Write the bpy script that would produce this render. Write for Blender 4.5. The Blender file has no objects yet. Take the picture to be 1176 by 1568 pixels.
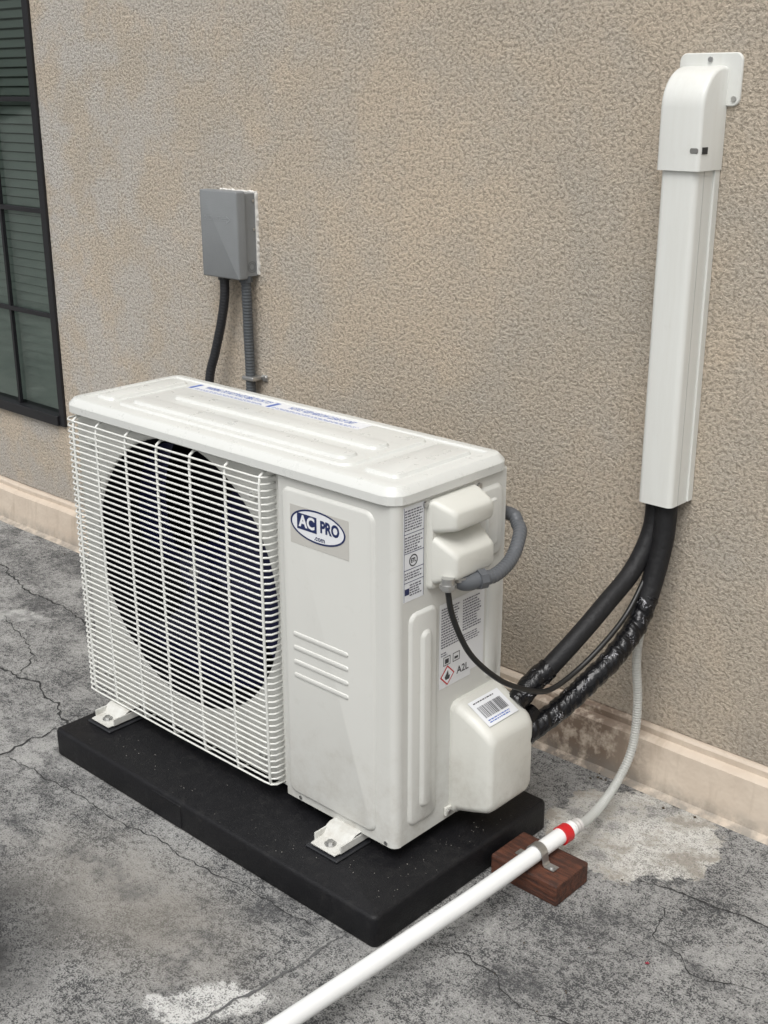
import bpy, bmesh, math, random
from mathutils import Vector, Matrix, Euler
random.seed(7)
scene=bpy.context.scene
COL=scene.collection
# ---------------------------------------------------------------- helpers
def empty(name):
    e=bpy.data.objects.new(name,None);COL.objects.link(e);e.empty_display_size=.1;return e
def mk(name,verts,faces,mat,parent=None,smooth=False,recalc=True,bevel=0,seg=2):
    me=bpy.data.meshes.new(name);me.from_pydata([tuple(v) for v in verts],[],faces)
    if recalc:
        bm=bmesh.new();bm.from_mesh(me);bmesh.ops.recalc_face_normals(bm,faces=bm.faces);bm.to_mesh(me);bm.free()
    if mat: me.materials.append(mat)
    if smooth:
        for p in me.polygons:p.use_smooth=True
    ob=bpy.data.objects.new(name,me);COL.objects.link(ob)
    if parent: ob.parent=parent
    if bevel:
        m=ob.modifiers.new('b','BEVEL');m.width=bevel;m.segments=seg;m.limit_method='ANGLE';m.angle_limit=math.radians(40)
        for p in me.polygons:p.use_smooth=True
        w=ob.modifiers.new('w','WEIGHTED_NORMAL')
    return ob
def box(name,x0,x1,y0,y1,z0,z1,mat,parent=None,bevel=0,seg=2):
    v=[(x,y,z) for x in(x0,x1) for y in(y0,y1) for z in(z0,z1)]
    f=[(0,1,3,2),(4,6,7,5),(0,4,5,1),(2,3,7,6),(0,2,6,4),(1,5,7,3)]
    return mk(name,v,f,mat,parent,bevel=bevel,seg=seg)
YF=-.578
def FF(off=0): return lambda a,b,h:(a,YF-off-h,b)
def SS(off=0): return lambda a,b,h:(off+h,a,b)
def TT(off=0): return lambda a,b,h:(a,b,off+h)
def WW(y): return lambda a,b,h:(a,y-h,b)
def rr(a0,a1,b0,b1,r,n=6):
    r=max(min(r,(a1-a0)/2-1e-5,(b1-b0)/2-1e-5),1e-5);P=[]
    for cx,cy,s in((a1-r,b1-r,0),(a0+r,b1-r,90),(a0+r,b0+r,180),(a1-r,b0+r,270)):
        for i in range(n+1):
            t=math.radians(s+90*i/n);P.append((cx+r*math.cos(t),cy+r*math.sin(t)))
    return P
def loft(name,fr,rect,r,layers,mat,parent=None,cap=True,smooth=True,n=6,sharp=35):
    V=[];F=[];N=4*(n+1)
    for L in layers:
        i,h=L[0],L[1];rad=L[2] if len(L)>2 else max(r-i,.0008)
        for a,b in rr(rect[0]+i,rect[1]-i,rect[2]+i,rect[3]-i,rad,n): V.append(fr(a,b,h))
    for k in range(len(layers)-1):
        for j in range(N):
            j2=(j+1)%N;F.append((k*N+j,k*N+j2,(k+1)*N+j2,(k+1)*N+j))
    if cap:F.append(tuple(range((len(layers)-1)*N,len(layers)*N)))
    ob=mk(name,V,F,mat,parent,recalc=True,smooth=smooth)
    if smooth: ob.data.set_sharp_from_angle(angle=math.radians(sharp))
    return ob
def catmull(P,n=10):
    P=[Vector(p) for p in P];Q=[2*P[0]-P[1]]+P+[2*P[-1]-P[-2]];o=[]
    for i in range(1,len(Q)-2):
        for k in range(n):
            t=k/n;a,b,c,d=Q[i-1],Q[i],Q[i+1],Q[i+2]
            o.append(.5*((2*b)+(c-a)*t+(2*a-5*b+4*c-d)*t*t+(3*b-a-3*c+d)*t**3))
    o.append(P[-1]);return o
def tubegeo(P,r,sides=12,caps=True,twist=None):
    V=[];F=[];n=len(P);nrm=None;s=0
    for i,p in enumerate(P):
        t=(P[min(i+1,n-1)]-P[max(i-1,0)]).normalized()
        if nrm is None:
            nrm=t.orthogonal().normalized()
        else: nrm=(nrm-t*nrm.dot(t)).normalized()
        b=t.cross(nrm)
        if i: s+=(P[i]-P[i-1]).length
        for k in range(sides):
            a=2*math.pi*k/sides
            rad=twist(s,a) if twist else (r(s) if callable(r) else r)
            V.append(p+nrm*math.cos(a)*rad+b*math.sin(a)*rad)
    for i in range(n-1):
        for k in range(sides):
            k2=(k+1)%sides;F.append((i*sides+k,i*sides+k2,(i+1)*sides+k2,(i+1)*sides+k))
    if caps:F.append(tuple(range(sides))[::-1]);F.append(tuple(range((n-1)*sides,n*sides)))
    return V,F
def tube(name,pts,r,mat,parent=None,n=10,sides=14,smoothpath=True,step=None,twist=None):
    P=catmull(pts,n) if smoothpath else [Vector(p) for p in pts]
    if step:
        D=[0]
        for i in range(1,len(P)):D.append(D[-1]+(P[i]-P[i-1]).length)
        m=int(D[-1]/step);R=[];j=0
        for k in range(m+1):
            d=D[-1]*k/m
            while j<len(D)-2 and D[j+1]<d:j+=1
            R.append(P[j].lerp(P[j+1],(d-D[j])/(D[j+1]-D[j])))
        P=R
    V,F=tubegeo(P,r,sides,twist=twist);ob=mk(name,V,F,mat,parent,smooth=True)
    ob.data.set_sharp_from_angle(angle=math.radians(50));return ob
def many(name,parts,mat,parent=None,smooth=True,recalc=False):
    V=[];F=[]
    for v,f in parts:
        o=len(V);V+=list(v);F+=[tuple(i+o for i in q) for q in f]
    return mk(name,V,F,mat,parent,smooth=smooth,recalc=recalc)
def cyl(name,c,axis,r,d,mat,parent=None,sides=24):
    ax=Vector(axis).normalized();c=Vector(c)
    V,F=tubegeo([c,c+ax*d],r,sides)
    ob=mk(name,V,F,mat,parent,smooth=True);ob.data.set_sharp_from_angle(angle=math.radians(40));return ob
def text(name,body,size,fr,a,b,h,mat,parent,bold=0,rot=0,align='CENTER',sx=1):
    c=bpy.data.curves.new(name,'FONT');c.body=body;c.size=size;c.offset=bold;c.align_x=align;c.align_y='CENTER';c.resolution_u=3
    t=bpy.data.objects.new(name+'_t',c);COL.objects.link(t)
    dg=bpy.context.evaluated_depsgraph_get();me=bpy.data.meshes.new_from_object(t.evaluated_get(dg))
    bpy.data.objects.remove(t);cr,sr=math.cos(rot),math.sin(rot)
    for v in me.vertices:
        x,y=v.co.x*sx,v.co.y;v.co=Vector(fr(a+x*cr-y*sr,b+x*sr+y*cr,h))
    me.materials.clear();me.materials.append(mat);me.name=name
    ob=bpy.data.objects.new(name,me);COL.objects.link(ob);ob.parent=parent;return ob
def quads(name,fr,rects,h,mat,parent):
    V=[];F=[]
    for a0,a1,b0,b1 in rects:
        o=len(V);V+=[fr(a0,b0,h),fr(a1,b0,h),fr(a1,b1,h),fr(a0,b1,h)];F.append((o,o+1,o+2,o+3))
    return mk(name,V,F,mat,parent,recalc=False)
def textlines(a0,a1,b0,b1,pitch,fill=.5,rag=.25,word=.006):
    R=[];b=b1-pitch
    while b>b0:
        a=a0;end=a1-random.random()*rag*(a1-a0)
        while a<end:
            w=word*random.uniform(.35,1.2);R.append((a,min(a+w,end),b,b+pitch*fill));a+=w+word*.22
        b-=pitch
    return R
# ---------------------------------------------------------------- materials
class NT:
    def __init__(s,name):
        s.m=bpy.data.materials.new(name);s.m.use_nodes=True;s.t=s.m.node_tree;s.b=s.t.nodes['Principled BSDF'];s.tc=s.t.nodes.new('ShaderNodeTexCoord')
    def n(s,ty,**k):
        x=s.t.nodes.new(ty)
        for a,v in k.items():
            if a in x.inputs: 
                x.inputs[a].default_value=v
            else:setattr(x,a,v)
        return x
    def l(s,a,b): s.t.links.new(a,b)
    def noise(s,scale,detail=4,rough=.55,vec=None,dist=0):
        x=s.t.nodes.new('ShaderNodeTexNoise');x.inputs['Scale'].default_value=scale;x.inputs['Detail'].default_value=detail;x.inputs['Roughness'].default_value=rough;x.inputs['Distortion'].default_value=dist
        s.l(vec or s.tc.outputs['Object'],x.inputs['Vector']);return x.outputs['Fac']
    def vor(s,scale,feat='F1',vec=None,rand=1):
        x=s.t.nodes.new('ShaderNodeTexVoronoi');x.feature=feat;x.inputs['Scale'].default_value=scale;x.inputs['Randomness'].default_value=rand
        s.l(vec or s.tc.outputs['Object'],x.inputs['Vector']);return x.outputs['Distance']
    def ramp(s,f,stops):
        x=s.t.nodes.new('ShaderNodeValToRGB');e=x.color_ramp.elements
        while len(e)<len(stops):e.new(.5)
        for q,(p,c) in zip(e,stops):
            q.position=p;q.color=(c,c,c,1) if not isinstance(c,tuple) else (*c,1)
        s.l(f,x.inputs[0]);return x.outputs[0]
    def mix(s,f,a,b,mode='MIX'):
        x=s.t.nodes.new('ShaderNodeMix');x.data_type='RGBA';x.blend_type=mode
        for v,i in((f,0),(a,6),(b,7)):
            if isinstance(v,(int,float)): 
                x.inputs[i].default_value=v if i==0 else (v,v,v,1)
            elif isinstance(v,tuple):x.inputs[i].default_value=(*v,1)
            else:s.l(v,x.inputs[i])
        return x.outputs[2]
    def math(s,op,a,b=0,c=None,clamp=False):
        x=s.t.nodes.new('ShaderNodeMath');x.operation=op;x.use_clamp=clamp
        for i,v in enumerate((a,b)+((c,) if c is not None else ())):
            if isinstance(v,(int,float)):x.inputs[i].default_value=v
            else:s.l(v,x.inputs[i])
        return x.outputs[0]
    def bump(s,h,dist,strength=1,prev=None):
        x=s.t.nodes.new('ShaderNodeBump');x.inputs['Strength'].default_value=strength;x.inputs['Distance'].default_value=dist
        s.l(h,x.inputs['Height'])
        if prev:s.l(prev,x.inputs['Normal'])
        return x.outputs[0]
    def out(s,col=None,rough=None,normal=None,**k):
        for v,i in((col,'Base Color'),(rough,'Roughness'),(normal,'Normal')):
            if v is None:continue
            if isinstance(v,tuple):s.b.inputs[i].default_value=(*v,1)
            elif isinstance(v,(int,float)):s.b.inputs[i].default_value=v
            else:s.l(v,s.b.inputs[i])
        for a,v in k.items():s.b.inputs[a].default_value=v
        return s.m
def simple(name,c,rough=.5,var=.06,scale=8,bump=0,bscale=300,metal=0,spec=.5):
    t=NT(name);f=t.noise(scale,3,.6)
    col=t.mix(f,tuple(x*(1-var) for x in c),tuple(min(1,x*(1+var)) for x in c))
    nm=t.bump(t.noise(bscale,1),bump) if bump else None
    return t.out(col,rough,nm,Metallic=metal,**{'Specular IOR Level':spec})
def unit_mat(name,c,rough=.42):
    t=NT(name);f=t.noise(5,3,.6);col=t.mix(f,tuple(x*.95 for x in c),tuple(x*1.04 for x in c))
    sp=t.n('ShaderNodeSeparateXYZ');t.l(t.tc.outputs['Object'],sp.inputs[0])
    low=t.ramp(sp.outputs['Z'],[(.08,1.),(.26,0.)])
    gn=t.noise(26,5,.75)
    g=t.ramp(gn,[(.42,0.),(.70,1.)])
    col=t.mix(t.math('MULTIPLY',t.math('MULTIPLY',low,g),.5),col,(.34,.31,.26))
    col=t.mix(t.ramp(gn,[(.58,0.),(.78,.22)]),col,(.4,.38,.33))
    return t.out(col,t.ramp(gn,[(.3,rough-.1),(.7,rough+.12)]),None)
M_unit=unit_mat('unit_paint',(.595,.597,.565))
M_cover=unit_mat('unit_top_paint',(.62,.63,.605),.32)
M_plas=unit_mat('unit_plastic',(.60,.60,.555),.4)
M_grille=simple('grille_plastic',(.68,.685,.65),.35,.03)
M_dark=simple('fan_cavity',(.004,.004,.007),.6,spec=.2)
M_blade=simple('fan_blade',(.006,.007,.035),.35,spec=.3)
M_gap=simple('seam_dark',(.03,.03,.03),.8)
M_white=simple('label_white',(.73,.745,.77),.35,.02)
M_lab2=simple('label_silver',(.70,.71,.72),.4,.03)
M_groove=simple('duct_groove',(.45,.45,.43),.5)
M_navy=simple('logo_navy',(.012,.022,.09),.35)
M_blue=simple('label_blue',(.09,.16,.45),.4)
M_ink=simple('label_ink',(.04,.04,.045),.5)
M_inkg=simple('label_ink_grey',(.11,.11,.14),.5)
M_red=simple('red_plastic',(.50,.015,.02),.35)
M_metal=simple('zinc_metal',(.5,.5,.49),.35,.15,40,metal=.9)
def stucco():
    t=NT('stucco');o=t.tc.outputs['Object']
    a=t.noise(150,5,.66,None,.15);c=t.vor(230)
    mid=t.noise(5.5,4,.65,o)
    h=t.math('ADD',t.math('MULTIPLY',t.ramp(a,[(.36,0.),(.64,1.)]),.80),t.math('MULTIPLY',c,-.30))
    n1=t.bump(h,.0034,.95)
    big=t.noise(1.7,4,.6,o,.8)
    base=t.mix(t.ramp(big,[(.36,0.),(.64,1.)]),(.525,.465,.385),(.625,.525,.41))
    base=t.mix(t.ramp(mid,[(.45,0.),(.70,.65)]),base,(.50,.465,.41))
    sp=t.n('ShaderNodeSeparateXYZ');t.l(o,sp.inputs[0])
    wx=t.math('ADD',sp.outputs['X'],t.math('MULTIPLY',big,.9))
    ml=t.ramp(t.math('MULTIPLY',t.math('ADD',wx,1.6),.5),[(.15,.85),(.80,0.)])
    base=t.mix(t.math('MULTIPLY',ml,t.ramp(mid,[(.42,.1),(.56,1.)])),base,(.57,.545,.51))
    base=t.mix(t.ramp(h,[(.0,.60),(.28,0.)]),base,(.27,.235,.185))
    base=t.mix(t.ramp(h,[(.45,0.),(.75,.35)]),base,(.73,.66,.555))
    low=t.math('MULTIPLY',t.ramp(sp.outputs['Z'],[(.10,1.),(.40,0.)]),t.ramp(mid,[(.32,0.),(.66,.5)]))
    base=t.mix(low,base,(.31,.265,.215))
    return t.out(base,.95,n1,**{'Specular IOR Level':.15})
M_stucco=stucco()
def flash():
    t=NT('painted_base_flashing');f=t.noise(9,4,.65)
    col=t.mix(t.ramp(f,[(.3,0.),(.7,1.)]),(.50,.42,.34),(.58,.50,.41))
    mp=t.n('ShaderNodeMapping');t.l(t.tc.outputs['Object'],mp.inputs[0]);mp.inputs['Scale'].default_value=(14,1,2.5)
    st=t.ramp(t.noise(1.6,4,.7,mp.outputs[0]),[(.5,0.),(.68,.5)])
    col=t.mix(st,col,(.33,.265,.20))
    sp=t.n('ShaderNodeSeparateXYZ');t.l(t.tc.outputs['Object'],sp.inputs[0])
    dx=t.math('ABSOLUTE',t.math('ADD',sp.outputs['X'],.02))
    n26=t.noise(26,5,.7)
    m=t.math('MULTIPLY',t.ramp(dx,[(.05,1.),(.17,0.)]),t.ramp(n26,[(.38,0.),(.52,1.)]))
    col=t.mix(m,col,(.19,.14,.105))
    low=t.math('MULTIPLY',t.ramp(sp.outputs['Z'],[(.0,1.),(.035,0.)]),t.ramp(n26,[(.35,.1),(.6,.85)]))
    col=t.mix(low,col,(.2,.19,.17))
    return t.out(col,.5,t.bump(f,.006))
M_flash=flash()
def groundmat():
    t=NT('weathered_roof_coating');o=t.tc.outputs['Object']
    sp=t.n('ShaderNodeSeparateXYZ');t.l(o,sp.inputs[0]);X,Y=sp.outputs['X'],sp.outputs['Y']
    fine=t.noise(330,2,.8);med=t.noise(95,4,.75);blot=t.noise(3.2,5,.62,None,.6);edge=t.noise(14,5,.68)
    col=t.mix(t.ramp(blot,[(.36,0.),(.64,1.)]),(.225,.224,.218),(.325,.323,.312))
    den=t.math('ADD',t.math('MULTIPLY',med,.45),t.math('ADD',t.math('MULTIPLY',fine,.55),t.math('MULTIPLY',t.math('SUBTRACT',edge,.5),.27)))
    den=t.math('ADD',den,t.math('MULTIPLY',t.math('SUBTRACT',.5,blot),.18))
    col=t.mix(t.ramp(den,[(.500,0.),(.555,.93)]),col,(.045,.046,.048))
    col=t.mix(t.ramp(den,[(.39,.6),(.46,0.)]),col,(.44,.435,.42))
    def blob(cx,cy,rx,ry,soft,namp=.7,ang=0):
        ca,sa=math.cos(ang),math.sin(ang)
        dx=t.math('SUBTRACT',X,cx);dy=t.math('SUBTRACT',Y,cy)
        u=t.math('ADD',t.math('MULTIPLY',dx,ca/rx),t.math('MULTIPLY',dy,sa/rx))
        v=t.math('ADD',t.math('MULTIPLY',dx,-sa/ry),t.math('MULTIPLY',dy,ca/ry))
        d=t.math('SQRT',t.math('ADD',t.math('MULTIPLY',u,u),t.math('MULTIPLY',v,v)))
        d=t.math('ADD',d,t.math('MULTIPLY',t.math('SUBTRACT',edge,.5),namp*2))
        return t.math('SUBTRACT',1,t.ramp(t.math('MULTIPLY',d,.5),[(max(0,.5-soft*.5),0.),(.5,1.)]))
    col=t.mix(t.math('MULTIPLY',blob(-.30,-.88,.34,.17,.8,.5),.6),col,(.24,.22,.19))
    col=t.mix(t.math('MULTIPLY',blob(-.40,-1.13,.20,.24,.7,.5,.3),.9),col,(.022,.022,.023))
    pm=blob(.19,-.175,.150,.140,.05,.50,.3)
    pcol=t.mix(t.ramp(edge,[(.40,0.),(.54,1.)]),(.33,.305,.265),(.62,.61,.575))
    pcol=t.mix(t.ramp(den,[(.50,0.),(.57,.75)]),pcol,(.20,.19,.17))
    col=t.mix(t.math('MULTIPLY',pm,.95),col,pcol)
    p2=blob(-.035,-.945,.085,.040,.25,1.2,.9)
    p2=t.math('MULTIPLY',p2,t.ramp(den,[(.48,1.),(.54,.25)]))
    col=t.mix(t.math('MULTIPLY',p2,.9),col,(.64,.638,.62))
    col=t.mix(t.math('MULTIPLY',blob(-1.42,-.40,.10,.04,.5,.8,.5),.6),col,(.55,.55,.53))
    wn=t.t.nodes.new('ShaderNodeTexNoise');wn.inputs['Scale'].default_value=9;wn.inputs['Detail'].default_value=5;wn.inputs['Roughness'].default_value=.7;t.l(o,wn.inputs['Vector'])
    vm=t.n('ShaderNodeVectorMath',operation='SCALE');t.l(wn.outputs['Color'],vm.inputs[0]);vm.inputs['Scale'].default_value=.14
    va=t.n('ShaderNodeVectorMath',operation='ADD');t.l(o,va.inputs[0]);t.l(vm.outputs[0],va.inputs[1])
    ce=t.vor(2.0,'DISTANCE_TO_EDGE',va.outputs[0])
    hal=t.math('MULTIPLY',t.math('SUBTRACT',1,t.ramp(ce,[(.0,0.),(.07,1.)])),t.ramp(edge,[(.44,0.),(.58,.6)]))
    col=t.mix(hal,col,(.075,.075,.077))
    h=t.math('ADD',t.math('MULTIPLY',fine,.45),t.math('MULTIPLY',med,.7))
    h=t.math('ADD',h,t.math('MULTIPLY',pm,.5))
    n=t.bump(h,.0055,1.)
    return t.out(col,.85,n,**{'Specular IOR Level':.3})
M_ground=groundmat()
def rubber():
    t=NT('black_pad_rubber');n4=t.noise(40,6,.8);d=t.ramp(n4,[(.52,0.),(.78,.20)])
    col=t.mix(d,(.0055,.0055,.0068),(.07,.068,.062))
    s=t.math('MULTIPLY',t.ramp(t.vor(230),[(.05,.35),(.11,0.)]),t.ramp(t.noise(9,3),[(.48,0.),(.60,1.)]))
    col=t.mix(s,col,(.25,.24,.21))
    return t.out(col,t.ramp(n4,[(.3,.40),(.7,.65)]),t.bump(t.noise(420,2),.0007),**{'Specular IOR Level':.3})
M_rub=rubber()
def foam(name,c,rough):
    t=NT(name);f=t.noise(30,4);col=t.mix(f,tuple(x*.7 for x in c),tuple(x*1.35 for x in c))
    return t.out(col,rough,t.bump(t.noise(70,3),.002),**{'Specular IOR Level':.3})
M_foam=foam('foam_insulation',(.0105,.0105,.0115),.55)
def tape():
    t=NT('printed_black_wrap');o=t.tc.outputs['Object']
    w=t.noise(60,2,.5,o,1.5)
    x=t.t.nodes.new('ShaderNodeTexWave');x.inputs['Scale'].default_value=46;x.inputs['Distortion'].default_value=9;x.inputs['Detail'].default_value=4;x.inputs['Detail Scale'].default_value=4;t.l(o,x.inputs[0])
    pr=t.math('MULTIPLY',t.ramp(x.outputs['Fac'],[(.975,0.),(.99,1.)]),t.ramp(t.noise(38,2),[(.56,0.),(.61,1.)]))
    col=t.mix(pr,(.005,.005,.006),(.42,.42,.45))
    return t.out(col,.22,t.bump(w,.0022,.8),**{'Specular IOR Level':.35})
M_tape=tape()
def wood():
    t=NT('stained_redwood');mp=t.n('ShaderNodeMapping');t.l(t.tc.outputs['Object'],mp.inputs[0]);mp.inputs['Scale'].default_value=(6,90,90)
    g=t.noise(1.6,6,.7,mp.outputs[0],.4)
    col=t.mix(t.ramp(g,[(.35,0.),(.65,1.)]),(.03,.010,.006),(.135,.045,.022))
    col=t.mix(t.ramp(t.noise(60,5),[(.48,0.),(.70,.7)]),col,(.02,.013,.011))
    return t.out(col,.7,t.bump(g,.004))
M_wood=wood()
M_pvc=simple('white_pvc',(.76,.77,.765),.25,.05,14)
def covmat():
    t=NT('line_cover_plastic');g=t.noise(22,5,.8);mp=t.n('ShaderNodeMapping');t.l(t.tc.outputs['Object'],mp.inputs[0]);mp.inputs['Scale'].default_value=(9,9,.8)
    s=t.noise(6,4,.7,mp.outputs[0])
    col=t.mix(t.ramp(s,[(.4,0.),(.7,1.)]),(.665,.675,.645),(.635,.64,.605))
    col=t.mix(t.ramp(g,[(.60,0.),(.8,.2)]),col,(.42,.40,.35))
    return t.out(col,.36)
M_cov=covmat()
M_box=simple('grey_enclosure_paint',(.19,.20,.205),.45,.07,30,bump=.0003)
M_boxl=simple('grey_embossing',(.29,.305,.315),.4)
M_cg=simple('grey_conduit',(.07,.078,.085),.5)
M_cg2=simple('grey_conduit_light',(.095,.102,.112),.45)
M_ck=simple('black_conduit',(.018,.019,.022),.45)
M_cable=simple('black_cable',(.010,.010,.010),.4)
M_caulk=simple('white_caulk',(.62,.61,.58),.7,.12,40,bump=.003,bscale=60)
M_frame=simple('black_window_frame',(.010,.010,.012),.38)
M_blind=simple('green_grey_blind',(.33,.38,.35),.6,.15,3)
M_crack=simple('crack_shadow',(.03,.03,.03),.9)
M_seam=simple('seam_tar',(.10,.10,.10),.85,.4,60)
M_grit=simple('grit_stone',(.22,.21,.19),.85,.5,90)
M_leaf=simple('dry_debris',(.05,.035,.02),.8,.5,60)
def hosemat():
    t=NT('clear_vinyl_hose');t.out((.62,.635,.61),.28,None)
    t.b.inputs['Transmission Weight'].default_value=.3;t.b.inputs['Alpha'].default_value=.66;return t.m
M_hose=hosemat()
def glassmat():
    t=NT('window_glass');g=t.n('ShaderNodeBsdfGlossy');g.inputs['Roughness'].default_value=.03;g.inputs['Color'].default_value=(.8,.88,.84,1)
    tr=t.n('ShaderNodeBsdfTransparent');tr.inputs['Color'].default_value=(.90,.95,.92,1)
    lw=t.n('ShaderNodeFresnel');lw.inputs['IOR'].default_value=1.5
    t.l(t.bump(t.noise(3,2),.004),g.inputs['Normal'])
    f=t.math('ADD',lw.outputs[0],.06);mx=t.n('ShaderNodeMixShader');t.l(f,mx.inputs[0]);t.l(tr.outputs[0],mx.inputs[1]);t.l(g.outputs[0],mx.inputs[2])
    t.l(mx.outputs[0],t.t.nodes['Material Output'].inputs[0]);return t.m
M_glass=glassmat()
M_int=simple('room_wall',(.2,.23,.21),.8)

# ---------------------------------------------------------------- ground
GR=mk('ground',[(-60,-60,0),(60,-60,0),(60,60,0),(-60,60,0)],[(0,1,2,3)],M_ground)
def crack(name,pts,w,mat,jit=.006,z=.0012):
    P=[]
    for i in range(len(pts)-1):
        a,b=Vector(pts[i]),Vector(pts[i+1]);m=max(2,int((b-a).length/.009))
        for k in range(m):P.append(a.lerp(b,k/m))
    P.append(Vector(pts[-1]));V=[];F=[];off=0
    for i,p in enumerate(P):
        t=(P[min(i+1,len(P)-1)]-P[max(i-1,0)]).normalized();n_=Vector((-t.y,t.x));off=off*.8+random.uniform(-jit,jit)
        ww=w*random.uniform(.25,1.2)*min(1,.2+i/8,.2+(len(P)-1-i)/8);c=p+n_*off
        V+=[(c.x+n_.x*ww,c.y+n_.y*ww,z),(c.x-n_.x*ww,c.y-n_.y*ww,z)]
        if i:F.append((2*i-2,2*i-1,2*i+1,2*i))
    mk(name,V,F,mat,GR,recalc=False)
crack('crack_1',[(-1.6,-.63),(-1.193,-.571),(-1.047,-.564),(-.950,-.575),(-.89,-.61),(-.80,-.63)],.0032,M_crack)
crack('crack_2',[(-.85,-.635),(-.864,-.70),(-.852,-.78),(-.90,-.95)],.0026,M_crack)
crack('crack_3',[(-1.9,-.27),(-1.742,-.246),(-1.55,-.29),(-1.36,-.28),(-1.2,-.33),(-1.05,-.31)],.0026,M_crack)
crack('crack_4',[(.110,-.640),(.17,-.62),(.241,-.623),(.30,-.650),(.362,-.632),(.5,-.66)],.0013,M_crack)
crack('crack_5',[(.29,-.30),(.34,-.33),(.37,-.39),(.44,-.42),(.55,-.40)],.0011,M_crack)
crack('crack_6',[(-1.45,-.42),(-1.3,-.45),(-1.19,-.50),(-1.12,-.57)],.0018,M_crack)
crack('lap_seam_1',[(.26,-.285),(.291,-.275),(.475,-.251),(.9,-.21)],.0022,M_crack,.003)
crack('lap_seam_2',[(.010,-.70),(.004,-.842),(-.011,-.937),(-.02,-1.3)],.0030,M_seam,.003)
crack('lap_seam_3',[(.004,-.72),(-.25,-.735),(-.6,-.76),(-.85,-.775)],.0012,M_crack,.004)
# loose grit and dry crumbs
parts=[]
def stone(c,r):
    V=[];F=[(0,1,2),(0,2,3),(0,3,4),(0,4,1),(5,2,1),(5,3,2),(5,4,3),(5,1,4)]
    for d in((0,0,.7),(1,0,0),(0,1,0),(-1,0,0),(0,-1,0),(0,0,-.7)):
        V.append((c[0]+d[0]*r*random.uniform(.6,1.3),c[1]+d[1]*r*random.uniform(.6,1.3),c[2]+d[2]*r))
    return V,F
for i in range(900):
    x,y=random.uniform(-1.9,1.0),random.uniform(-1.25,-.05)
    if -.80<x<.09 and -.72<y<-.24:continue
    r=random.choice((.0008,.001,.0013,.0018,.0024 if random.random()<.3 else .001));parts.append(stone((x,y,r*.4),r))
many('grit',parts,M_grit,GR,smooth=False)
parts=[]
for i in range(60):
    x,y=random.uniform(-1.9,1.0),random.uniform(-.10,-.045)
    r=random.uniform(.0015,.004);parts.append(stone((x,y,r*.4),r))
for i in range(40):
    x,y=random.uniform(-.2,.9),random.uniform(-.75,-.25)
    if x<.09:continue
    r=random.uniform(.0012,.0028);parts.append(stone((x,y,r*.4),r))
many('dry_crumbs',parts,M_leaf,GR,smooth=False)
M_petal=simple('red_scrap',(.22,.01,.03),.6)
mk('red_scrap',[(.380,-.452,.003),(.384,-.454,.004),(.387,-.449,.003),(.383,-.447,.004)],[(0,1,2,3)],M_petal,GR,recalc=False)

# ---------------------------------------------------------------- building
B=empty('stucco_building')
x0,x1,zb,zt=-7.,6.,.116,3.4
wx0,wx1,wz0,wz1=-3.18,-1.745,.335,1.78
V=[(x0,0,zb),(wx0,0,zb),(wx1,0,zb),(x1,0,zb),(x0,0,wz0),(wx0,0,wz0),(wx1,0,wz0),(x1,0,wz0),
   (x0,0,wz1),(wx0,0,wz1),(wx1,0,wz1),(x1,0,wz1),(x0,0,zt),(wx0,0,zt),(wx1,0,zt),(x1,0,zt)]
F=[(0,1,5,4),(1,2,6,5),(2,3,7,6),(4,5,9,8),(6,7,11,10),(8,9,13,12),(9,10,14,13),(10,11,15,14)]
o=len(V);V+=[(wx0,.12,wz0),(wx1,.12,wz0),(wx1,.12,wz1),(wx0,.12,wz1)]
F+=[(5,6,o+1,o),(6,10,o+2,o+1),(10,9,o+3,o+2),(9,5,o,o+3)]
o=len(V);V+=[(x0,.02,zb),(x1,.02,zb)];F+=[(0,1,2,3,o+1,o)]
o=len(V);V+=[(x0,5,zb),(x1,5,zb),(x1,5,zt),(x0,5,zt)]
F+=[(0,4,8,12,o+3,o),(3,7,11,15,o+2,o+1),(12,13,14,15,o+2,o+3),(o,o+1,o+2,o+3)]
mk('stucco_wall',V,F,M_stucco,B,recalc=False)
box('parapet_cap',x0-.03,x1+.03,-.03,.3,zt+.002,zt+.06,M_flash,B,bevel=.005)
prof=[(.03,.118),(-.006,.113),(-.010,.108),(-.010,.097),(-.022,.094),(-.027,.090),(-.028,.082),(-.033,.03),(-.036,.006),(-.06,-.003)]
V=[];F=[];N=130
for i in range(N+1):
    x=x0+(x1-x0)*i/N;w=.0015*math.sin(x*7)+.001*math.sin(x*17+1)
    for y,z in prof:V.append((x,y+(w if y<0 else 0),z+w*.6*(z>.02)))
for i in range(N):
    for j in range(len(prof)-1):
        a=i*len(prof)+j;F.append((a,a+1,a+1+len(prof),a+len(prof)))
ob=mk('base_flashing',V,F,M_flash,B,recalc=True,smooth=True);ob.data.set_sharp_from_angle(angle=math.radians(35))
fr=.026
for nm,a in (('window_frame_right',(wx1-fr,wx1-.001,wz0+.001,wz1)),('window_frame_left',(wx0,wx0+fr,wz0+.001,wz1))):
    box(nm,a[0],a[1],-.008,.05,a[2],a[3],M_frame,B,bevel=.002)
box('window_frame_bottom',wx0+fr,wx1-fr,-.014,.05,wz0+.001,wz0+.030,M_frame,B,bevel=.002)
box('window_frame_top',wx0+fr,wx1-fr,-.014,.05,wz1-.034,wz1,M_frame,B,bevel=.002)
mk('window_glass',[(wx0+fr,.012,wz0+.03),(wx1-fr,.012,wz0+.03),(wx1-fr,.012,wz1-.034),(wx0+fr,.012,wz1-.034)],[(0,1,2,3)],M_glass,B,recalc=False)
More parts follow.
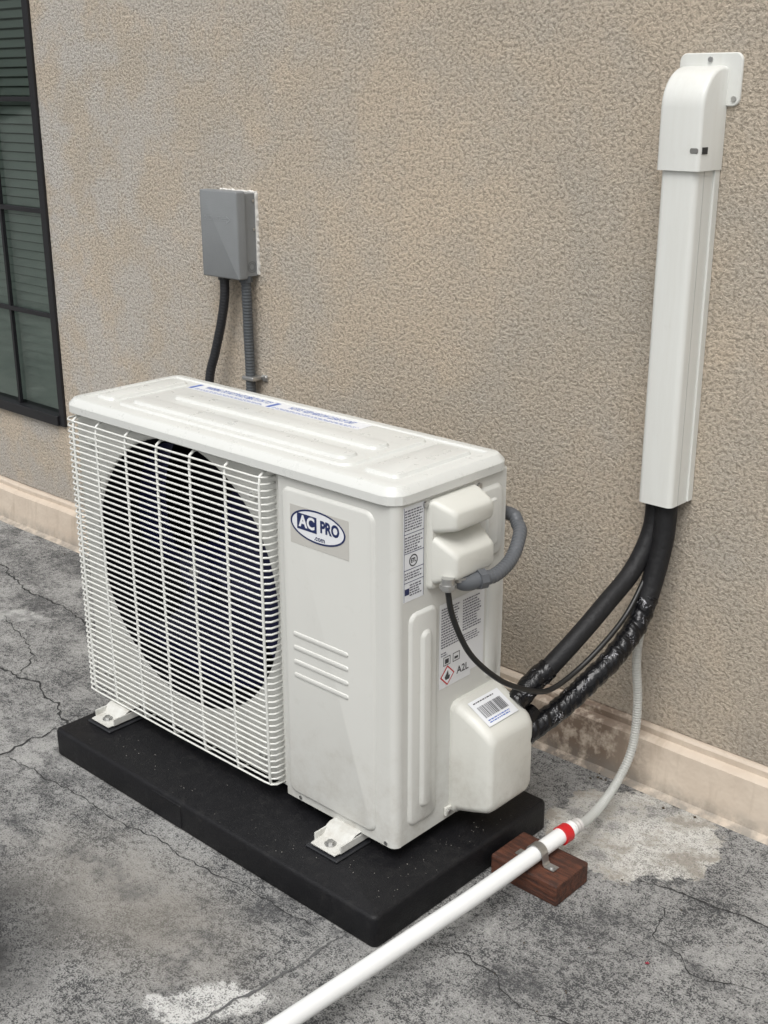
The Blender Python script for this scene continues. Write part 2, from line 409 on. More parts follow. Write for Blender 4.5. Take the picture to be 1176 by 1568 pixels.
for i,z in enumerate((.638,.914,1.192,1.47)): box('muntin_h_%d'%i,wx0+fr,wx1-fr,.000,.0115,z-.006,z+.006,M_frame,B,bevel=.001)
for i in range(5):
    x=-1.985-.24*i; box('muntin_v_%d'%i,x-.005,x+.005,.001,.011,wz0+.030,wz1-.034,M_frame,B)
sl=[]
z=wz0+.02
while z<wz1:
    a,b=wx0+.01,wx1-.01
    sl.append(([(a,.028,z),(b,.028,z),(b,.040,z+.0195),(a,.040,z+.0195)],[(0,1,2,3)]));z+=.0235
many('window_blinds',sl,M_blind,B,smooth=False)
box('window_interior',wx0,wx1,.121,.14,wz0,wz1,M_int,B)

# ---------------------------------------------------------------- pad
PAD=empty('rubber_equipment_pad')
loft('pad_slab',TT(0),(-.778,.068,-.698,-.261),.012,[(.002,.0005),(0,.004),(0,.049),(.002,.0535),(.006,.0555)],M_rub,PAD,sharp=60)
loft('pad_side_rib',WW(-.698),(-.47,-.39,.004,.05),.003,[(0,0),(.001,.0015)],M_rub,PAD)
parts=[stone((random.uniform(-.76,.05),random.uniform(-.69,-.60),.0558),random.uniform(.0005,.0012)) for i in range(50)]
parts+=[stone((random.uniform(.005,.06),random.uniform(-.69,-.28),.0558),random.uniform(.0005,.0012)) for i in range(40)]
many('pad_dust',parts,M_grit,PAD,smooth=False)

# ---------------------------------------------------------------- AC unit
U=empty('air_conditioner_outdoor_unit')
zb,zt=.08,.658;yb=-.318;yr=-.560
V=[(-.82,yr,zb),(-.82,yb,zb),(-.003,yb,zb),(-.003,yr,zb)];V+=[(a,b,zt) for a,b,_ in V]
mk('casing_shell',V,[(0,1,5,4),(1,2,6,5),(2,3,7,6),(0,3,2,1),(4,5,6,7)],M_unit,U,recalc=False)
cx,cz,R=-.530,.396,.250
n=96
xa,xb=-.82,-.25
def corner_ray(t):
    c,s=math.cos(t),math.sin(t)
    tx=((xb-cx) if c>0 else (xa-cx))/c if abs(c)>1e-9 else 9;tz=((zt-cz) if s>0 else (zb-cz))/s if abs(s)>1e-9 else 9
    k=min(tx,tz);return cx+k*c,cz+k*s
angs=sorted([2*math.pi*i/n for i in range(n)]+[math.atan2(b-cz,a-cx)%(2*math.pi) for a in(xa,xb) for b in(zb,zt)]);n=len(angs)
V=[(a,yr-.0001,b) for a,b in map(corner_ray,angs)];rings=[(R+.006,0),(R+.002,.0015),(R,.005),(R-.001,.02),(R-.001,.10)]
for rad,d in rings:V+=[(cx+rad*math.cos(t),yr+d,cz+rad*math.sin(t)) for t in angs]
F=[]
for k in range(len(rings)):
    for i in range(n):
        j=(i+1)%n;F.append((k*n+i,k*n+j,(k+1)*n+j,(k+1)*n+i))
ob=mk('fan_plate',V,F[:n*3],M_unit,U,recalc=False,smooth=True);ob.data.set_sharp_from_angle(angle=math.radians(30))
ob=mk('fan_shroud',V,F[n*3:],M_dark,U,recalc=False,smooth=True)
cyl('fan_back',(cx,yr+.1,cz),(0,1,0),R+.01,.01,M_dark,U,64)
cyl('fan_hub',(cx,yr+.03,cz),(0,1,0),.045,.06,M_blade,U,40)
cyl('fan_hub_cap',(cx,yr+.026,cz),(0,1,0),.012,.01,M_metal,U,16)
for k in range(3):
    V=[];F=[];na,nr=14,8
    for i in range(nr+1):
        rad=.04+(.238-.04)*i/nr
        for j in range(na+1):
            w=math.radians(-8-36*(i/nr)+ (80+4*i/nr)*j/na+120*k+20)
            V.append((cx+rad*math.cos(w),yr+.018+.070*(j/na)+.01*math.sin(math.pi*j/na),cz+rad*math.sin(w)))
    for i in range(nr):
        for j in range(na):
            a=i*(na+1)+j;F.append((a,a+1,a+na+2,a+na+1))
    mk('fan_blade_%d'%(k+1),V,F,M_blade,U,smooth=True,recalc=False)
out=[(-.25,yr+.002),(-.25,YF+.004),(-.2488,YF+.0012),(-.246,YF)]
for i in range(9):
    t=math.radians(-90+90*i/8);out.append((-.014+.014*math.cos(t),YF+.014+.014*math.sin(t)))
out+=[(0,-.5655),(-.004,-.5655)]
V=[(a,b,zb+.001) for a,b in out]+[(a,b,zt-.002) for a,b in out];m=len(out)
F=[(i,(i+1)%m,(i+1)%m+m,i+m) for i in range(m)]+[tuple(range(m)),tuple(range(m,2*m))]
ob=mk('front_service_panel',V,F,M_unit,U,smooth=True);ob.data.set_sharp_from_angle(angle=math.radians(30))
box('side_panel',-.0035,0,-.5638,yb,zb+.001,zt-.002,M_unit,U,bevel=.001)
box('seam_backing',-.006,-.0036,-.57,-.56,zb+.002,zt-.003,M_gap,U)
loft('top_lid',TT(.6535),(-.826,.006,-.586,-.312),.030,[(.007,0),(.0015,0),(0,.0015),(0,.0145),(.0015,.0175),(.010,.0262),(.014,.0275),(.028,.0280),(.0305,.0256)],M_cover,U,sharp=22,n=4)
T=TT(.6791)
def pad(nm,fr_,rect,r,h,mat,w=.004): return loft(nm,fr_,rect,r,[(0,-.0006),(w*.4,h*.35),(w*.8,h*.9),(w*1.2,h)],mat,U)
pad('lid_emboss_end_right',T,(-.105,-.034,-.540,-.358),.012,.0050,M_cover,.004)
pad('lid_emboss_end_left',T,(-.787,-.735,-.540,-.358),.012,.0050,M_cover,.004)
pad('lid_emboss_field',T,(-.715,-.128,-.548,-.350),.022,.0040,M_cover,.004)
T2=TT(.6831)
pad('lid_rib_long_front',T2,(-.69,-.150,-.532,-.490),.016,.0046,M_cover,.004)
pad('lid_rib_long_mid',T2,(-.66,-.150,-.462,-.418),.016,.0046,M_cover,.004)
L=TT(.6833)
loft('lid_warning_label',L,(-.705,-.255,-.392,-.355),.001,[(0,0),(0,.0002)],M_white,U,smooth=False)
quads('lid_label_bands',L,[(-.702,-.692,-.389,-.358),(-.485,-.475,-.389,-.358)],.0004,M_blue,U)
text('lid_label_text','WARNING  DO NOT PLACE OBJECTS ON TOP',.0200,L,-.584,-.367,.0004,M_blue,U,bold=.0003,sx=.43)
text('lid_label_text_b','NOTICE  KEEP AIRFLOW CLEAR OF UNIT',.0200,L,-.365,-.367,.0004,M_blue,U,bold=.0003,sx=.43)
quads('lid_label_small',L,textlines(-.685,-.495,-.391,-.379,.0045,.4,.05,.012)+textlines(-.470,-.26,-.391,-.379,.0045,.4,.05,.012),.0004,M_blue,U)
loft('front_panel_emboss',FF(0),(-.240,-.040,.093,.637),.018,[(0,-.0005),(.0015,.0012),(.004,.0036),(.0065,.0042)],M_unit,U)
for i,zz in enumerate((.392,.368,.343,.319)):
    loft('louver_rib_%d'%(i+1),FF(.0042),(-.218,-.094,zz-.0045,zz+.0045),.0045,[(0,-.0004),(.0012,.0014),(.003,.002)],M_unit,U)
G=FF(.0044)
BC=(-.156,.586)
loft('badge_film',G,(-.217,-.090,.549,.612),.001,[(0,0),(0,.0002)],simple('badge_film',(.50,.49,.455),.3),U,smooth=False)
def ell(nm,a,b,h,mat,a2=0,b2=0):
    n=64;V=[G(BC[0]+a*math.cos(2*math.pi*i/n),BC[1]+b*math.sin(2*math.pi*i/n),h) for i in range(n)]
    if a2:
        V+=[G(BC[0]+a2*math.cos(2*math.pi*i/n),BC[1]+b2*math.sin(2*math.pi*i/n),h) for i in range(n)];F=[(i,(i+1)%n,(i+1)%n+n,i+n) for i in range(n)]
    else:F=[tuple(range(n))]
    mk(nm,V,F,mat,U,recalc=False)
ell('badge_face',.0595,.0265,.0004,M_white);ell('badge_ring',.0595,.0265,.0007,M_navy,.0562,.0237)
quads('badge_square',G,[(-.201,-.158,.5755,.6015)],.0007,M_navy,U)
text('badge_letters_a','AC',.026,G,-.179,.5885,.0010,M_white,U,bold=.0010,sx=.95)
text('badge_letters_b','PRO',.026,G,-.130,.5885,.0007,M_navy,U,bold=.0011,sx=.82)
text('badge_letters_c','.com',.012,G,-.152,.5685,.0009,M_navy,U,bold=.0002)
parts=[]
NW=50
for i in range(NW):
    z=.087+(.640-.087)*i/(NW-1)
    j=random.uniform(-.0004,.0004)
    P=[Vector(p) for p in((-.8205,-.535,z),(-.8235,-.560,z),(-.822,-.577,z+j),(-.812,-.5855,z),(-.79,-.587,z),(-.52,-.5885,z+j),(-.295,-.587,z),(-.281,-.585,z),(-.2745,-.5785,z),(-.273,-.561,z))]
    parts.append(tubegeo(P,.0019,6))
many('grille_wires',parts,M_grille,U)
parts=[]
for x in(-.795,-.724,-.636,-.547,-.457,-.367,-.283):
    P=[Vector(p) for p in((x,-.5605,.648),(x,-.575,.6475),(x,-.584,.642),(x,-.5865,.625),(x,-.588,.36),(x,-.5865,.10),(x,-.584,.087),(x,-.575,.0825),(x,-.5605,.082))]
    parts.append(tubegeo(P,.0026,7))
many('grille_ribs',parts,M_grille,U)
for i,(x,z) in enumerate(((-.775,.600),(-.318,.600),(-.775,.125),(-.318,.125))):
    cyl('grille_fixing_%d'%i,(x,-.5605,z),(0,-1,0),.007,.012,M_grille,U,16);cyl('grille_screw_%d'%i,(x,-.573,z),(0,-1,0),.004,.002,M_metal,U,12)
for i,x in enumerate((-.215,-.02)): cyl('front_screw_%d'%i,(x,YF+.0005,.087),(0,-1,0),.0035,.002,M_metal,U,12)
S=SS(0)
loft('side_emboss_outer',S,(-.550,-.484,.108,.478),.016,[(0,-.0005),(.0015,.0015),(.004,.0042),(.006,.005)],M_unit,U)
loft('side_emboss_inner',SS(.005),(-.528,-.501,.135,.445),.013,[(0,-.0005),(.002,.0012),(.005,.0045),(.0065,.005)],M_unit,U)
loft('side_emboss_top',S,(-.392,-.328,.515,.636),.018,[(0,-.0005),(.002,.0015),(.005,.0045),(.007,.005)],M_unit,U)
loft('side_emboss_top_inner',SS(.005),(-.376,-.344,.535,.616),.012,[(0,-.0005),(.002,.0012),(.004,.003)],M_unit,U)
loft('side_emboss_rear',S,(-.362,-.328,.300,.480),.012,[(0,-.0005),(.002,.0015),(.005,.0035)],M_unit,U)
loft('spec_label',S,(-.5615,-.5165,.500,.649),.001,[(0,0),(0,.0004)],M_white,U,smooth=False)
rc=textlines(-.559,-.519,.608,.645,.0042,.5,.2)+textlines(-.559,-.519,.578,.604,.0042,.5,.3)+textlines(-.559,-.519,.532,.548,.0042,.5,.25)+textlines(-.548,-.519,.504,.528,.004,.5,.3)
quads('spec_label_print',S,rc,.0007,M_inkg,U)
quads('spec_label_rules',S,[(-.561,-.517,z,z+.0010) for z in(.606,.576,.550,.530)]+[(-.561,-.5602,.501,.648),(-.5178,-.517,.501,.648),(-.559,-.549,.511,.521)],.0008,M_navy,U)
def disc(nm,fr_,a,b,r,h,mat,r2=0,n=32):
    V=[fr_(a+r*math.cos(2*math.pi*i/n),b+r*math.sin(2*math.pi*i/n),h) for i in range(n)]
    if r2: V+=[fr_(a+r2*math.cos(2*math.pi*i/n),b+r2*math.sin(2*math.pi*i/n),h) for i in range(n)];F=[(i,(i+1)%n,(i+1)%n+n,i+n) for i in range(n)]
    else:F=[tuple(range(n))]
    return mk(nm,V,F,mat,U,recalc=False)
disc('spec_mark_ring',S,-.540,.563,.0095,.0007,M_ink,.0075);text('spec_mark','ETL',.009,S,-.540,.563,.0008,M_ink,U,bold=.0004,sx=.8)
E=lambda a,b,h:(.0004+h,a-.032,b-.008)
loft('rating_label',E,(-.446,-.336,.342,.478),.001,[(0,0),(0,.0003)],M_lab2,U,smooth=False)
quads('rating_print',E,textlines(-.442,-.398,.40,.472,.0046,.5,.15,.005)+textlines(-.390,-.343,.415,.472,.0046,.5,.25,.005)+textlines(-.442,-.425,.385,.397,.004,.5)+textlines(-.39,-.343,.395,.412,.004,.45),.0006,M_inkg,U)
quads('rating_icons',E,[(-.436,-.419,.371,.3722),(-.436,-.4348,.371,.386),(-.4202,-.419,.371,.386),(-.436,-.419,.3848,.386),(-.413,-.396,.371,.3722),(-.413,-.4118,.371,.386),(-.3972,-.396,.371,.386),(-.413,-.396,.3848,.386),(-.432,-.423,.374,.382),(-.409,-.400,.375,.379)],.0006,M_ink,U)
quads('hazard_backing',E,[(-.446,-.368,.333,.3418)],.0003,M_lab2,U)
dm=lambda r:[E(-.426,.353-r,0),E(-.426+r,.353,0),E(-.426,.353+r,0),E(-.426-r,.353,0)]
def off(P,h):return [(p[0]+h,p[1],p[2]) for p in P]
mk('hazard_diamond_red',off(dm(.0175),.0007),[(0,1,2,3)],M_red,U,recalc=False)
mk('hazard_diamond_white',off(dm(.0143),.0009),[(0,1,2,3)],M_white,U,recalc=False)
mk('hazard_flame',[E(-.4305,.346,.0011),E(-.4215,.346,.0011),E(-.4195,.353,.0011),E(-.4230,.352,.0011),E(-.425,.362,.0011),E(-.430,.355,.0011),E(-.4330,.351,.0011)],[(0,1,2,3,4,5,6)],M_ink,U,recalc=False)
text('rating_a2l','A2L',.018,E,-.388,.352,.0007,M_ink,U,bold=.0002)
loft('terminal_cover_plate',S,(-.510,-.396,.505,.648),.010,[(0,0),(0,.004),(.002,.007),(.004,.0085)],M_plas,U)
def bulge(nm,a0,a1,rows,mat=M_plas,n=6,r=.012):
    V=[];F=[];N=4*(n+1)
    for row in rows:
        X,ins,z0,z1=row[:4];il=row[4] if len(row)>4 else ins
        for a,b in rr(a0+il,a1-ins,z0,z1,r,n):V.append((X,a,b))
    for k in range(len(rows)-1):
        for j in range(N):F.append((k*N+j,k*N+(j+1)%N,(k+1)*N+(j+1)%N,(k+1)*N+j))
    F.append(tuple(range((len(rows)-1)*N,len(rows)*N)))
    ob=mk(nm,V,F,mat,U,smooth=True);ob.data.set_sharp_from_angle(angle=math.radians(38));return ob
bulge('handle_bulge_upper',-.508,-.398,[(.004,0,.596,.648,0),(.012,.001,.597,.647,.002),(.034,.003,.601,.636,.012),(.0395,.0045,.603,.632,.0155),(.0415,.008,.606,.628,.020)],r=.009)
bulge('terminal_bulge_lower',-.508,-.398,[(.004,0,.513,.592,0),(.012,.001,.516,.589,.002),(.036,.003,.524,.572,.012),(.0425,.0045,.527,.567,.0155),(.0445,.008,.530,.562,.020)],r=.009)
for i,(y,z) in enumerate(((-.515,.643),(-.39,.512),(-.389,.642))): cyl('cover_screw_%d'%i,(0,y,z),(1,0,0),.0045,.004,M_metal,U,12)
bulge('valve_cover',-.448,-.322,[(0,0,.088,.293),(.008,0,.088,.293),(.012,.003,.092,.289),(.045,.0035,.102,.274),(.070,.006,.110,.258),(.078,.009,.117,.249),(.081,.014,.124,.240)],r=.016)
box('valve_cover_tab',.0,.006,-.462,-.445,.090,.106,M_plas,U,bevel=.002);cyl('valve_screw',(.006,-.455,.098),(1,0,0),.004,.003,M_metal,U,12)
sl=math.atan2(.289-.258,.070-.012)
def BT(a,b,h):
    x=.041-b*math.cos(sl);z=.2752+b*math.sin(sl);return (x+h*math.sin(sl),a,z+h*math.cos(sl))
quads('barcode_label',BT,[(-.428,-.352,-.026,.026)],.0016,M_white,U)
bars=[];a=-.420
while a<-.362:
    w=random.choice((.0006,.0012,.0018));bars.append((a,a+w,-.011,.012));a+=w+random.choice((.0008,.0014))
quads('barcode_bars',BT,bars+textlines(-.420,-.365,.015,.023,.004,.5),.0019,M_ink,U)
quads('barcode_foot',BT,textlines(-.420,-.365,-.024,-.013,.004,.5),.0019,M_blue,U)
for k,x in enumerate((-.715,-.105)):
    nm='foot_%d_'%(k+1)
    box(nm+'rubber',x-.036,x+.036,-.640,-.560,.0557,.0600,M_ck,U,bevel=.002)
    pr=[(-.555,.082),(-.590,.080),(-.598,.076),(-.604,.066),(-.610,.0635),(-.636,.0630)]
    V=[];F=[]
    for s in(-1,1):
        for th in(0,.0025):
            for y,z in pr:V.append((x+s*.030*(1 if y>-.62 else .9),y,z+th))
    m=len(pr)
    for j in range(m-1):
        F+=[(j,j+1,2*m+j+1,2*m+j),(m+j,3*m+j,3*m+j+1,m+j+1),(j,m+j,m+j+1,j+1),(2*m+j,2*m+j+1,3*m+j+1,3*m+j)]
    F+=[(m-1,2*m-1,4*m-1,3*m-1),(0,2*m,3*m,m)]
    mk(nm+'bracket',V,F,M_unit,U,bevel=.0012)
    for s in(-1,1):
        box(nm+'flange%d'%s,x+s*.029-.0015,x+s*.029+.0015,-.625,-.556,.0635,.0775,M_unit,U,bevel=.001)
    cyl(nm+'washer',(x,-.618,.0655),(0,0,1),.010,.0018,M_metal,U,24);cyl(nm+'bolt',(x,-.618,.067),(0,0,1),.006,.005,M_metal,U,6)
    box(nm+'rail',x-.028,x+.028,-.556,-.33,.0605,.0795,M_unit,U,bevel=.002);box(nm+'rail_pad',x-.03,x+.03,-.559,-.33,.0557,.0602,M_ck,U)

# ---------------------------------------------------------------- line set cover
C=empty('line_set_cover')
def chan(nm,a0,a1,dep,z0,z1,mat=M_cov,r=.010):
    def u(a0,a1,d,r):
        P=[(a0,0)]
        for i in range(6):t=math.radians(180+90*i/5);P.append((a0+r+r*math.cos(t),-(d-r)+r*math.sin(t)))
        for i in range(6):t=math.radians(270+90*i/5);P.append((a1-r+r*math.cos(t),-(d-r)+r*math.sin(t)))
        P.append((a1,0));return P
    o=u(a0,a1,dep,r);i_=u(a0+.002,a1-.002,dep-.002,r-.002);m=len(o)
    V=[(x,y-.0005,z) for z in(z0,z1) for x,y in o]+[(x,y-.0005,z) for z in(z0,z1) for x,y in i_];F=[]
    for j in range(m-1):
        F+=[(j,j+1,m+j+1,m+j),(2*m+j,3*m+j,3*m+j+1,2*m+j+1),(j,2*m+j,2*m+j+1,j+1),(m+j,m+j+1,3*m+j+1,3*m+j)]
    ob=mk(nm,V,F,mat,C,smooth=True);ob.data.set_sharp_from_angle(angle=math.radians(25));return ob
chan('duct_channel',.087,.151,.066,.556,1.115)
box('duct_back_rail',.1505,.1545,-.016,-.0005,.557,1.10,M_cov,C,bevel=.001)
box('duct_back_rail_left',.0835,.0875,-.010,-.0005,.556,1.10,M_cov,C,bevel=.001)
pr=[(0,1.097),(-.072,1.097),(-.072,1.125),(-.072,1.188)]
for i in range(1,13):
    t=math.radians(90*i/12);pr.append((-.072+.058*(1-math.cos(t)),1.188+.060*math.sin(t)))
pr+=[(0,1.248)]
V=[];F=[];m=len(pr)
ns=[(0.0,.006),(.0012,.003),(.0035,.001),(.007,0)]
xs=[(.082+a,b) for a,b in ns]+[(.156-a,b) for a,b in ns[::-1]]
for X,ins in xs:
    for i,(y,z) in enumerate(pr):
        if i==0: V.append((X,y-.0006,z))
        elif i==m-1:V.append((X,y-.0006,z-ins))
        else:
            k=min(1,max(0,(i-2)/(m-4)))
            a=k*math.pi/2;V.append((X,y+ins*math.cos(a),z-ins*math.sin(a)))
for k in range(len(xs)-1):
    for j in range(m-1):F.append((k*m+j,k*m+j+1,(k+1)*m+j+1,(k+1)*m+j))
F+=[tuple(range(m)),tuple(range((len(xs)-1)*m,len(xs)*m))]
ob=mk('duct_elbow',V,F,M_cov,C,smooth=True);ob.data.set_sharp_from_angle(angle=math.radians(35))
loft('elbow_wall_plate',WW(0),(.072,.178,1.190,1.267),.012,[(0,0),(0,.003),(.0015,.0045)],M_cov,C)
for i,(x,z) in enumerate(((.125,1.2575),(.169,1.201))): cyl('plate_screw_%d'%i,(x,-.0045,z),(0,-1,0),.004,.0025,M_metal,C,12)
loft('clip_slot_recess',WW(-.0722),(.139,.153,1.123,1.131),.003,[(0,0),(.0005,.0006)],simple('clip_shadow',(.16,.16,.15),.6),C);box('clip_slot_side',.1555,.1570,-.066,-.05,1.122,1.132,M_gap,C);box('duct_side_groove',.151,.1515,-.045,-.0435,.557,1.096,M_groove,C)
box('clip_tab',.0795,.084,-.05,-.03,1.121,1.134,M_cov,C,bevel=.001)

# ---------------------------------------------------------------- refrigerant lines
RA=empty('refrigerant_line')
tube('insulated_tube',[(.107,-.036,.66),(.106,-.036,.60),(.106,-.037,.56),(.106,-.045,.50),(.100,-.085,.440),(.092,-.150,.397),(.080,-.215,.352),(.058,-.275,.300),(.045,-.335,.262)],.0162,M_foam,RA,sides=20)
RB=empty('refrigerant_line')
tube('insulated_tube',[(.1285,-.038,.66),(.1285,-.038,.60),(.129,-.039,.56),(.130,-.046,.49),(.127,-.065,.42),(.125,-.085,.375)],.0188,M_foam,RB,sides=20)
rb=[(.1260,-.075,.395),(.125,-.105,.350),(.121,-.165,.310),(.110,-.205,.284),(.085,-.26,.240),(.062,-.335,.208)]
tube('wrapped_tube',rb,0,M_tape,RB,sides=28,step=.0025,twist=lambda s,a:.0182+.0011*(((s*42+a/(2*math.pi))%1.0))+.0007*math.sin(s*230+2*a)+.0005*math.sin(5*a+s*510))
ra=[(.062,-.268,.308),(.052,-.295,.290),(.045,-.335,.262)]
tube('wrap_band',ra,0,M_tape,RA,sides=24,step=.0025,twist=lambda s,a:.0182+.0011*(((s*42+a/(2*math.pi))%1.0))+.0005*math.sin(s*260+2*a))
tube('wrapped_tail',[(.055,-.30,.235),(.055,-.35,.222)],.02,M_tape,RB)
K=empty('electrical_cable')
tube('cable_jacket',[(.034,-.500,.530),(.035,-.500,.505),(.040,-.492,.462),(.052,-.465,.400),(.070,-.415,.345),(.082,-.355,.308),(.086,-.300,.288),(.094,-.24,.300),(.108,-.18,.335),(.115,-.12,.375),(.118,-.07,.43)],.0046,M_cable,K)
cyl('cable_connector',(.034,-.500,.512),(0,0,1),.010,.020,M_metal,K,20);cyl('cable_locknut',(.034,-.500,.516),(0,0,1),.013,.006,M_metal,K,8)
W=empty('electrical_conduit')
tube('conduit_sheath',[(.048,-.440,.516),(.053,-.41,.515),(.047,-.365,.524),(.034,-.328,.543),(.012,-.300,.557),(-.04,-.288,.565),(-.3,-.27,.50),(-.7,-.15,.30),(-.96,-.04,.2)],lambda s:.0110+.0004*math.sin(s*900),M_cg2,W,step=.0018)
tube('conduit_elbow',[(.030,-.472,.528),(.033,-.470,.518),(.040,-.460,.514),(.048,-.440,.516)],.0130,M_cg2,W)
cyl('conduit_nut',(.0465,-.446,.516),(.3,.95,0),.0160,.013,M_cg2,W,8);cyl('conduit_locknut',(.030,-.472,.520),(0,0,1),.015,.006,M_metal,W,8)
# ---------------------------------------------------------------- disconnect
D=empty('electrical_disconnect_box')
box('enclosure_body',-1.044,-.929,-.052,-.002,.829,1.006,M_box,D,bevel=.002)
loft('enclosure_cover',WW(-.0505),(-1.049,-.926,.825,1.011),.004,[(0,-.014),(0,.006),(.0015,.0088),(.003,.0095)],M_box,D,sharp=50)
V=[];F=[]
base_=rr(-1.047,-.9245,.830,1.0095,.006,3);den=[]
for i in range(len(base_)):
    a,b=Vector(base_[i]),Vector(base_[(i+1)%len(base_)]);m=max(1,int((b-a).length/.006))
    den+=[a.lerp(b,k/m) for k in range(m)]
cc=Vector((-.986,.92));m=len(den)
for s,h in((1.0,0),(1.0,.003),(.985,.006)):
    for i,p in enumerate(den):
        random.seed(i);e=random.uniform(-.0018,.0018);d=(p-cc).normalized();q=cc+(p-cc)*s+d*e;V.append((q.x,-h,q.y))
random.seed(11)
for k in(0,1):
    for i in range(m):F.append((k*m+i,k*m+(i+1)%m,(k+1)*m+(i+1)%m,(k+1)*m+i))
F.append(tuple(range(2*m,3*m)));mk('caulk_bead',V,F,M_caulk,D)
WB=WW(-.0602)
text('embossed_text','DISCONNECT',.0135,WB,-1.007,.952,.0003,M_boxl,D,sx=.62)
ax_=-.026
mk('embossed_arrow',[WB(a+ax_,b-.003,.0004) for a,b in((-.950,.957),(-.935,.957),(-.935,.963),(-.921,.9545),(-.935,.946),(-.935,.952),(-.950,.952),(-.948,.9535),(-.9335,.9535),(-.9335,.9495),(-.9245,.9545),(-.9335,.9595),(-.9335,.9555),(-.948,.9555))],[(0,1,12,13),(1,2,11,12),(2,3,10,11),(3,4,9,10),(4,5,8,9),(5,6,7,8)],M_boxl,D,recalc=False)
SD=lambda a,b,h:(-.929+h,a,b)
for r_ in(.012,.008):
    n=28;V=[SD(-.020+rr_*math.cos(2*math.pi*i/n),.850+rr_*math.sin(2*math.pi*i/n),.0004) for rr_ in(r_,r_-.001) for i in range(n)]
    mk('knockout_%d'%int(r_*1000),V,[(i,(i+1)%n,(i+1)%n+n,i+n) for i in range(n)],M_cg,D,recalc=False)
cyl('side_screw',(-.9285,-.012,.93),(1,0,0),.003,.0015,M_metal,D,10);cyl('side_screw_b',(-.9285,-.012,.99),(1,0,0),.003,.0015,M_metal,D,10)
W2=empty('electrical_conduit')
tube('conduit_sheath',[(-1.006,-.035,.835),(-1.008,-.035,.78),(-1.020,-.038,.72),(-1.040,-.043,.65),(-1.058,-.05,.58),(-1.07,-.06,.40),(-1.07,-.06,.05)],lambda s:.0105+.0004*math.sin(s*900),M_ck,W2,step=.0018)
cyl('conduit_fitting',(-1.006,-.035,.817),(0,0,1),.014,.014,M_ck,W2,8)
W3=empty('electrical_conduit')
tube('conduit_sheath',[(-.942,-.028,.835),(-.943,-.026,.78),(-.947,-.022,.70),(-.948,-.020,.60),(-.95,-.02,.4),(-.96,-.03,.2)],lambda s:.0112+.0007*math.sin(s*900),M_cg,W3,step=.0018)
cyl('conduit_fitting',(-.942,-.028,.817),(0,0,1),.0145,.014,M_cg,W3,8)
box('conduit_strap',-.963,-.925,-.034,-.002,.597,.607,M_metal,W3,bevel=.003);cyl('strap_screw',(-.918,-.001,.602),(0,-1,0),.006,.006,M_metal,W3,10);box('strap_tab',-.926,-.910,-.004,-.001,.595,.609,M_metal,W3)

# ---------------------------------------------------------------- drain
H=empty('drain_hose')
tube('hose',[(.126,-.080,.37),(.120,-.083,.32),(.118,-.082,.27),(.125,-.080,.19),(.127,-.090,.11),(.124,-.125,.058),(.131,-.190,.038),(.145,-.255,.046),(.150,-.290,.055)],lambda s:.0078+.0006*math.sin(s*1300),M_hose,H,step=.0012,sides=14)
PV=empty('drain_pipe')
pp=[(.1475,-.308,.055),(.146,-.325,.055),(.142,-.539,.055),(.136,-.673,.055),(.123,-.954,.055),(.097,-1.35,.05),(.05,-1.8,.03)]
tube('pvc_tube',pp,.0135,M_pvc,PV,sides=28)
tube('red_coupling',[(.1466,-.336,.055),(.1475,-.318,.055)],.0160,M_red,PV,sides=28,n=3)
tube('barb_fitting',[(.1475,-.318,.055),(.1485,-.300,.055),(.1495,-.288,.055)],lambda s:.0115+.0012*math.sin(s*900),simple('grey_fitting',(.45,.43,.41),.4),PV,step=.0015)
WBk=empty('wood_block')
ob=box('block',.078,.208,-.432,-.343,.0,.038,M_wood,WBk,bevel=.003)
ST=empty('pipe_strap')
V=[];F=[];cxs,cys=.1450,-.398
pth=[(-.038,.0395),(-.020,.0395),(-.0165,.044)]+[(.0148*math.cos(math.radians(180-180*i/12)),.055+.0148*math.sin(math.radians(180-180*i/12))) for i in range(13)]+[(.0165,.044),(.020,.0395),(.038,.0395)]
for th in(0,.0013):
    for i,(a,z) in enumerate(pth):
        p0=pth[max(i-1,0)];p1=pth[min(i+1,len(pth)-1)];tx,tz=p1[0]-p0[0],p1[1]-p0[1];l=math.hypot(tx,tz)
        for s in(-.008,.008):V.append((cxs+a-tz/l*th,cys+s,z+tx/l*th))
m=len(pth)
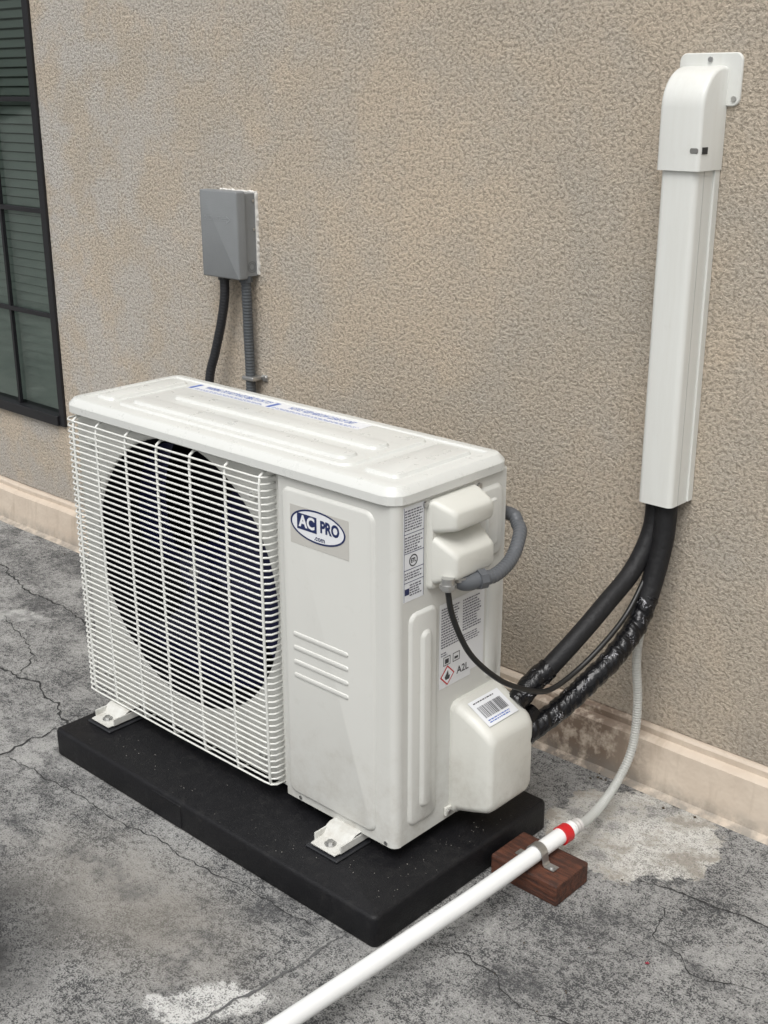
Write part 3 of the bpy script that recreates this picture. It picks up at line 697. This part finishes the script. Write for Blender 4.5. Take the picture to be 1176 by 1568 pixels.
for i in range(m-1):
    F+=[(2*i,2*i+1,2*i+3,2*i+2),(2*m+2*i,2*m+2*i+2,2*m+2*i+3,2*m+2*i+1),(2*i,2*i+2,2*m+2*i+2,2*m+2*i),(2*i+1,2*m+2*i+1,2*m+2*i+3,2*i+3)]
F+=[(0,2*m,2*m+1,1),(2*m-2,2*m-1,4*m-1,4*m-2)]
mk('strap_band',V,F,M_metal,ST,smooth=False)
for s in(-1,1):cyl('strap_screw_%d'%s,(cxs+s*.029,cys,.0405),(0,0,1),.005,.003,M_metal,ST,10)

# ---------------------------------------------------------------- light
w=bpy.data.worlds.new('World');scene.world=w;w.use_nodes=True;nt=w.node_tree
bg=nt.nodes['Background'];sky=nt.nodes.new('ShaderNodeTexSky');sky.sky_type='NISHITA';sky.sun_disc=False
el,az=math.radians(58),math.radians(155)
sky.sun_elevation=el;sky.sun_rotation=az;sky.dust_density=6;sky.air_density=1.2;sky.ozone_density=1
hs=nt.nodes.new('ShaderNodeHueSaturation');hs.inputs['Saturation'].default_value=.12
nt.links.new(sky.outputs[0],hs.inputs['Color']);nt.links.new(hs.outputs[0],bg.inputs['Color']);bg.inputs['Strength'].default_value=.15
sd=bpy.data.lights.new('sun','SUN');sd.energy=1.3;sd.angle=math.radians(35);sd.color=(1,.985,.965)
so=bpy.data.objects.new('sun',sd);COL.objects.link(so)
dirv=Vector((math.sin(az)*math.cos(el),math.cos(az)*math.cos(el),math.sin(el)))
so.rotation_euler=dirv.to_track_quat('Z','Y').to_euler();so.location=dirv*10
# ---------------------------------------------------------------- camera
cd=bpy.data.cameras.new('camera');cam=bpy.data.objects.new('camera',cd);COL.objects.link(cam)
cam.location=(1.1001,-1.7914,1.2172);cam.rotation_euler=(1.2359,.0018,.7461)
cd.sensor_fit='VERTICAL';cd.sensor_height=36;cd.lens=36*1865.32/1568;cd.clip_end=300;cd.clip_start=.05
scene.camera=cam
scene.view_settings.view_transform='Standard';scene.view_settings.look='None';scene.view_settings.exposure=0
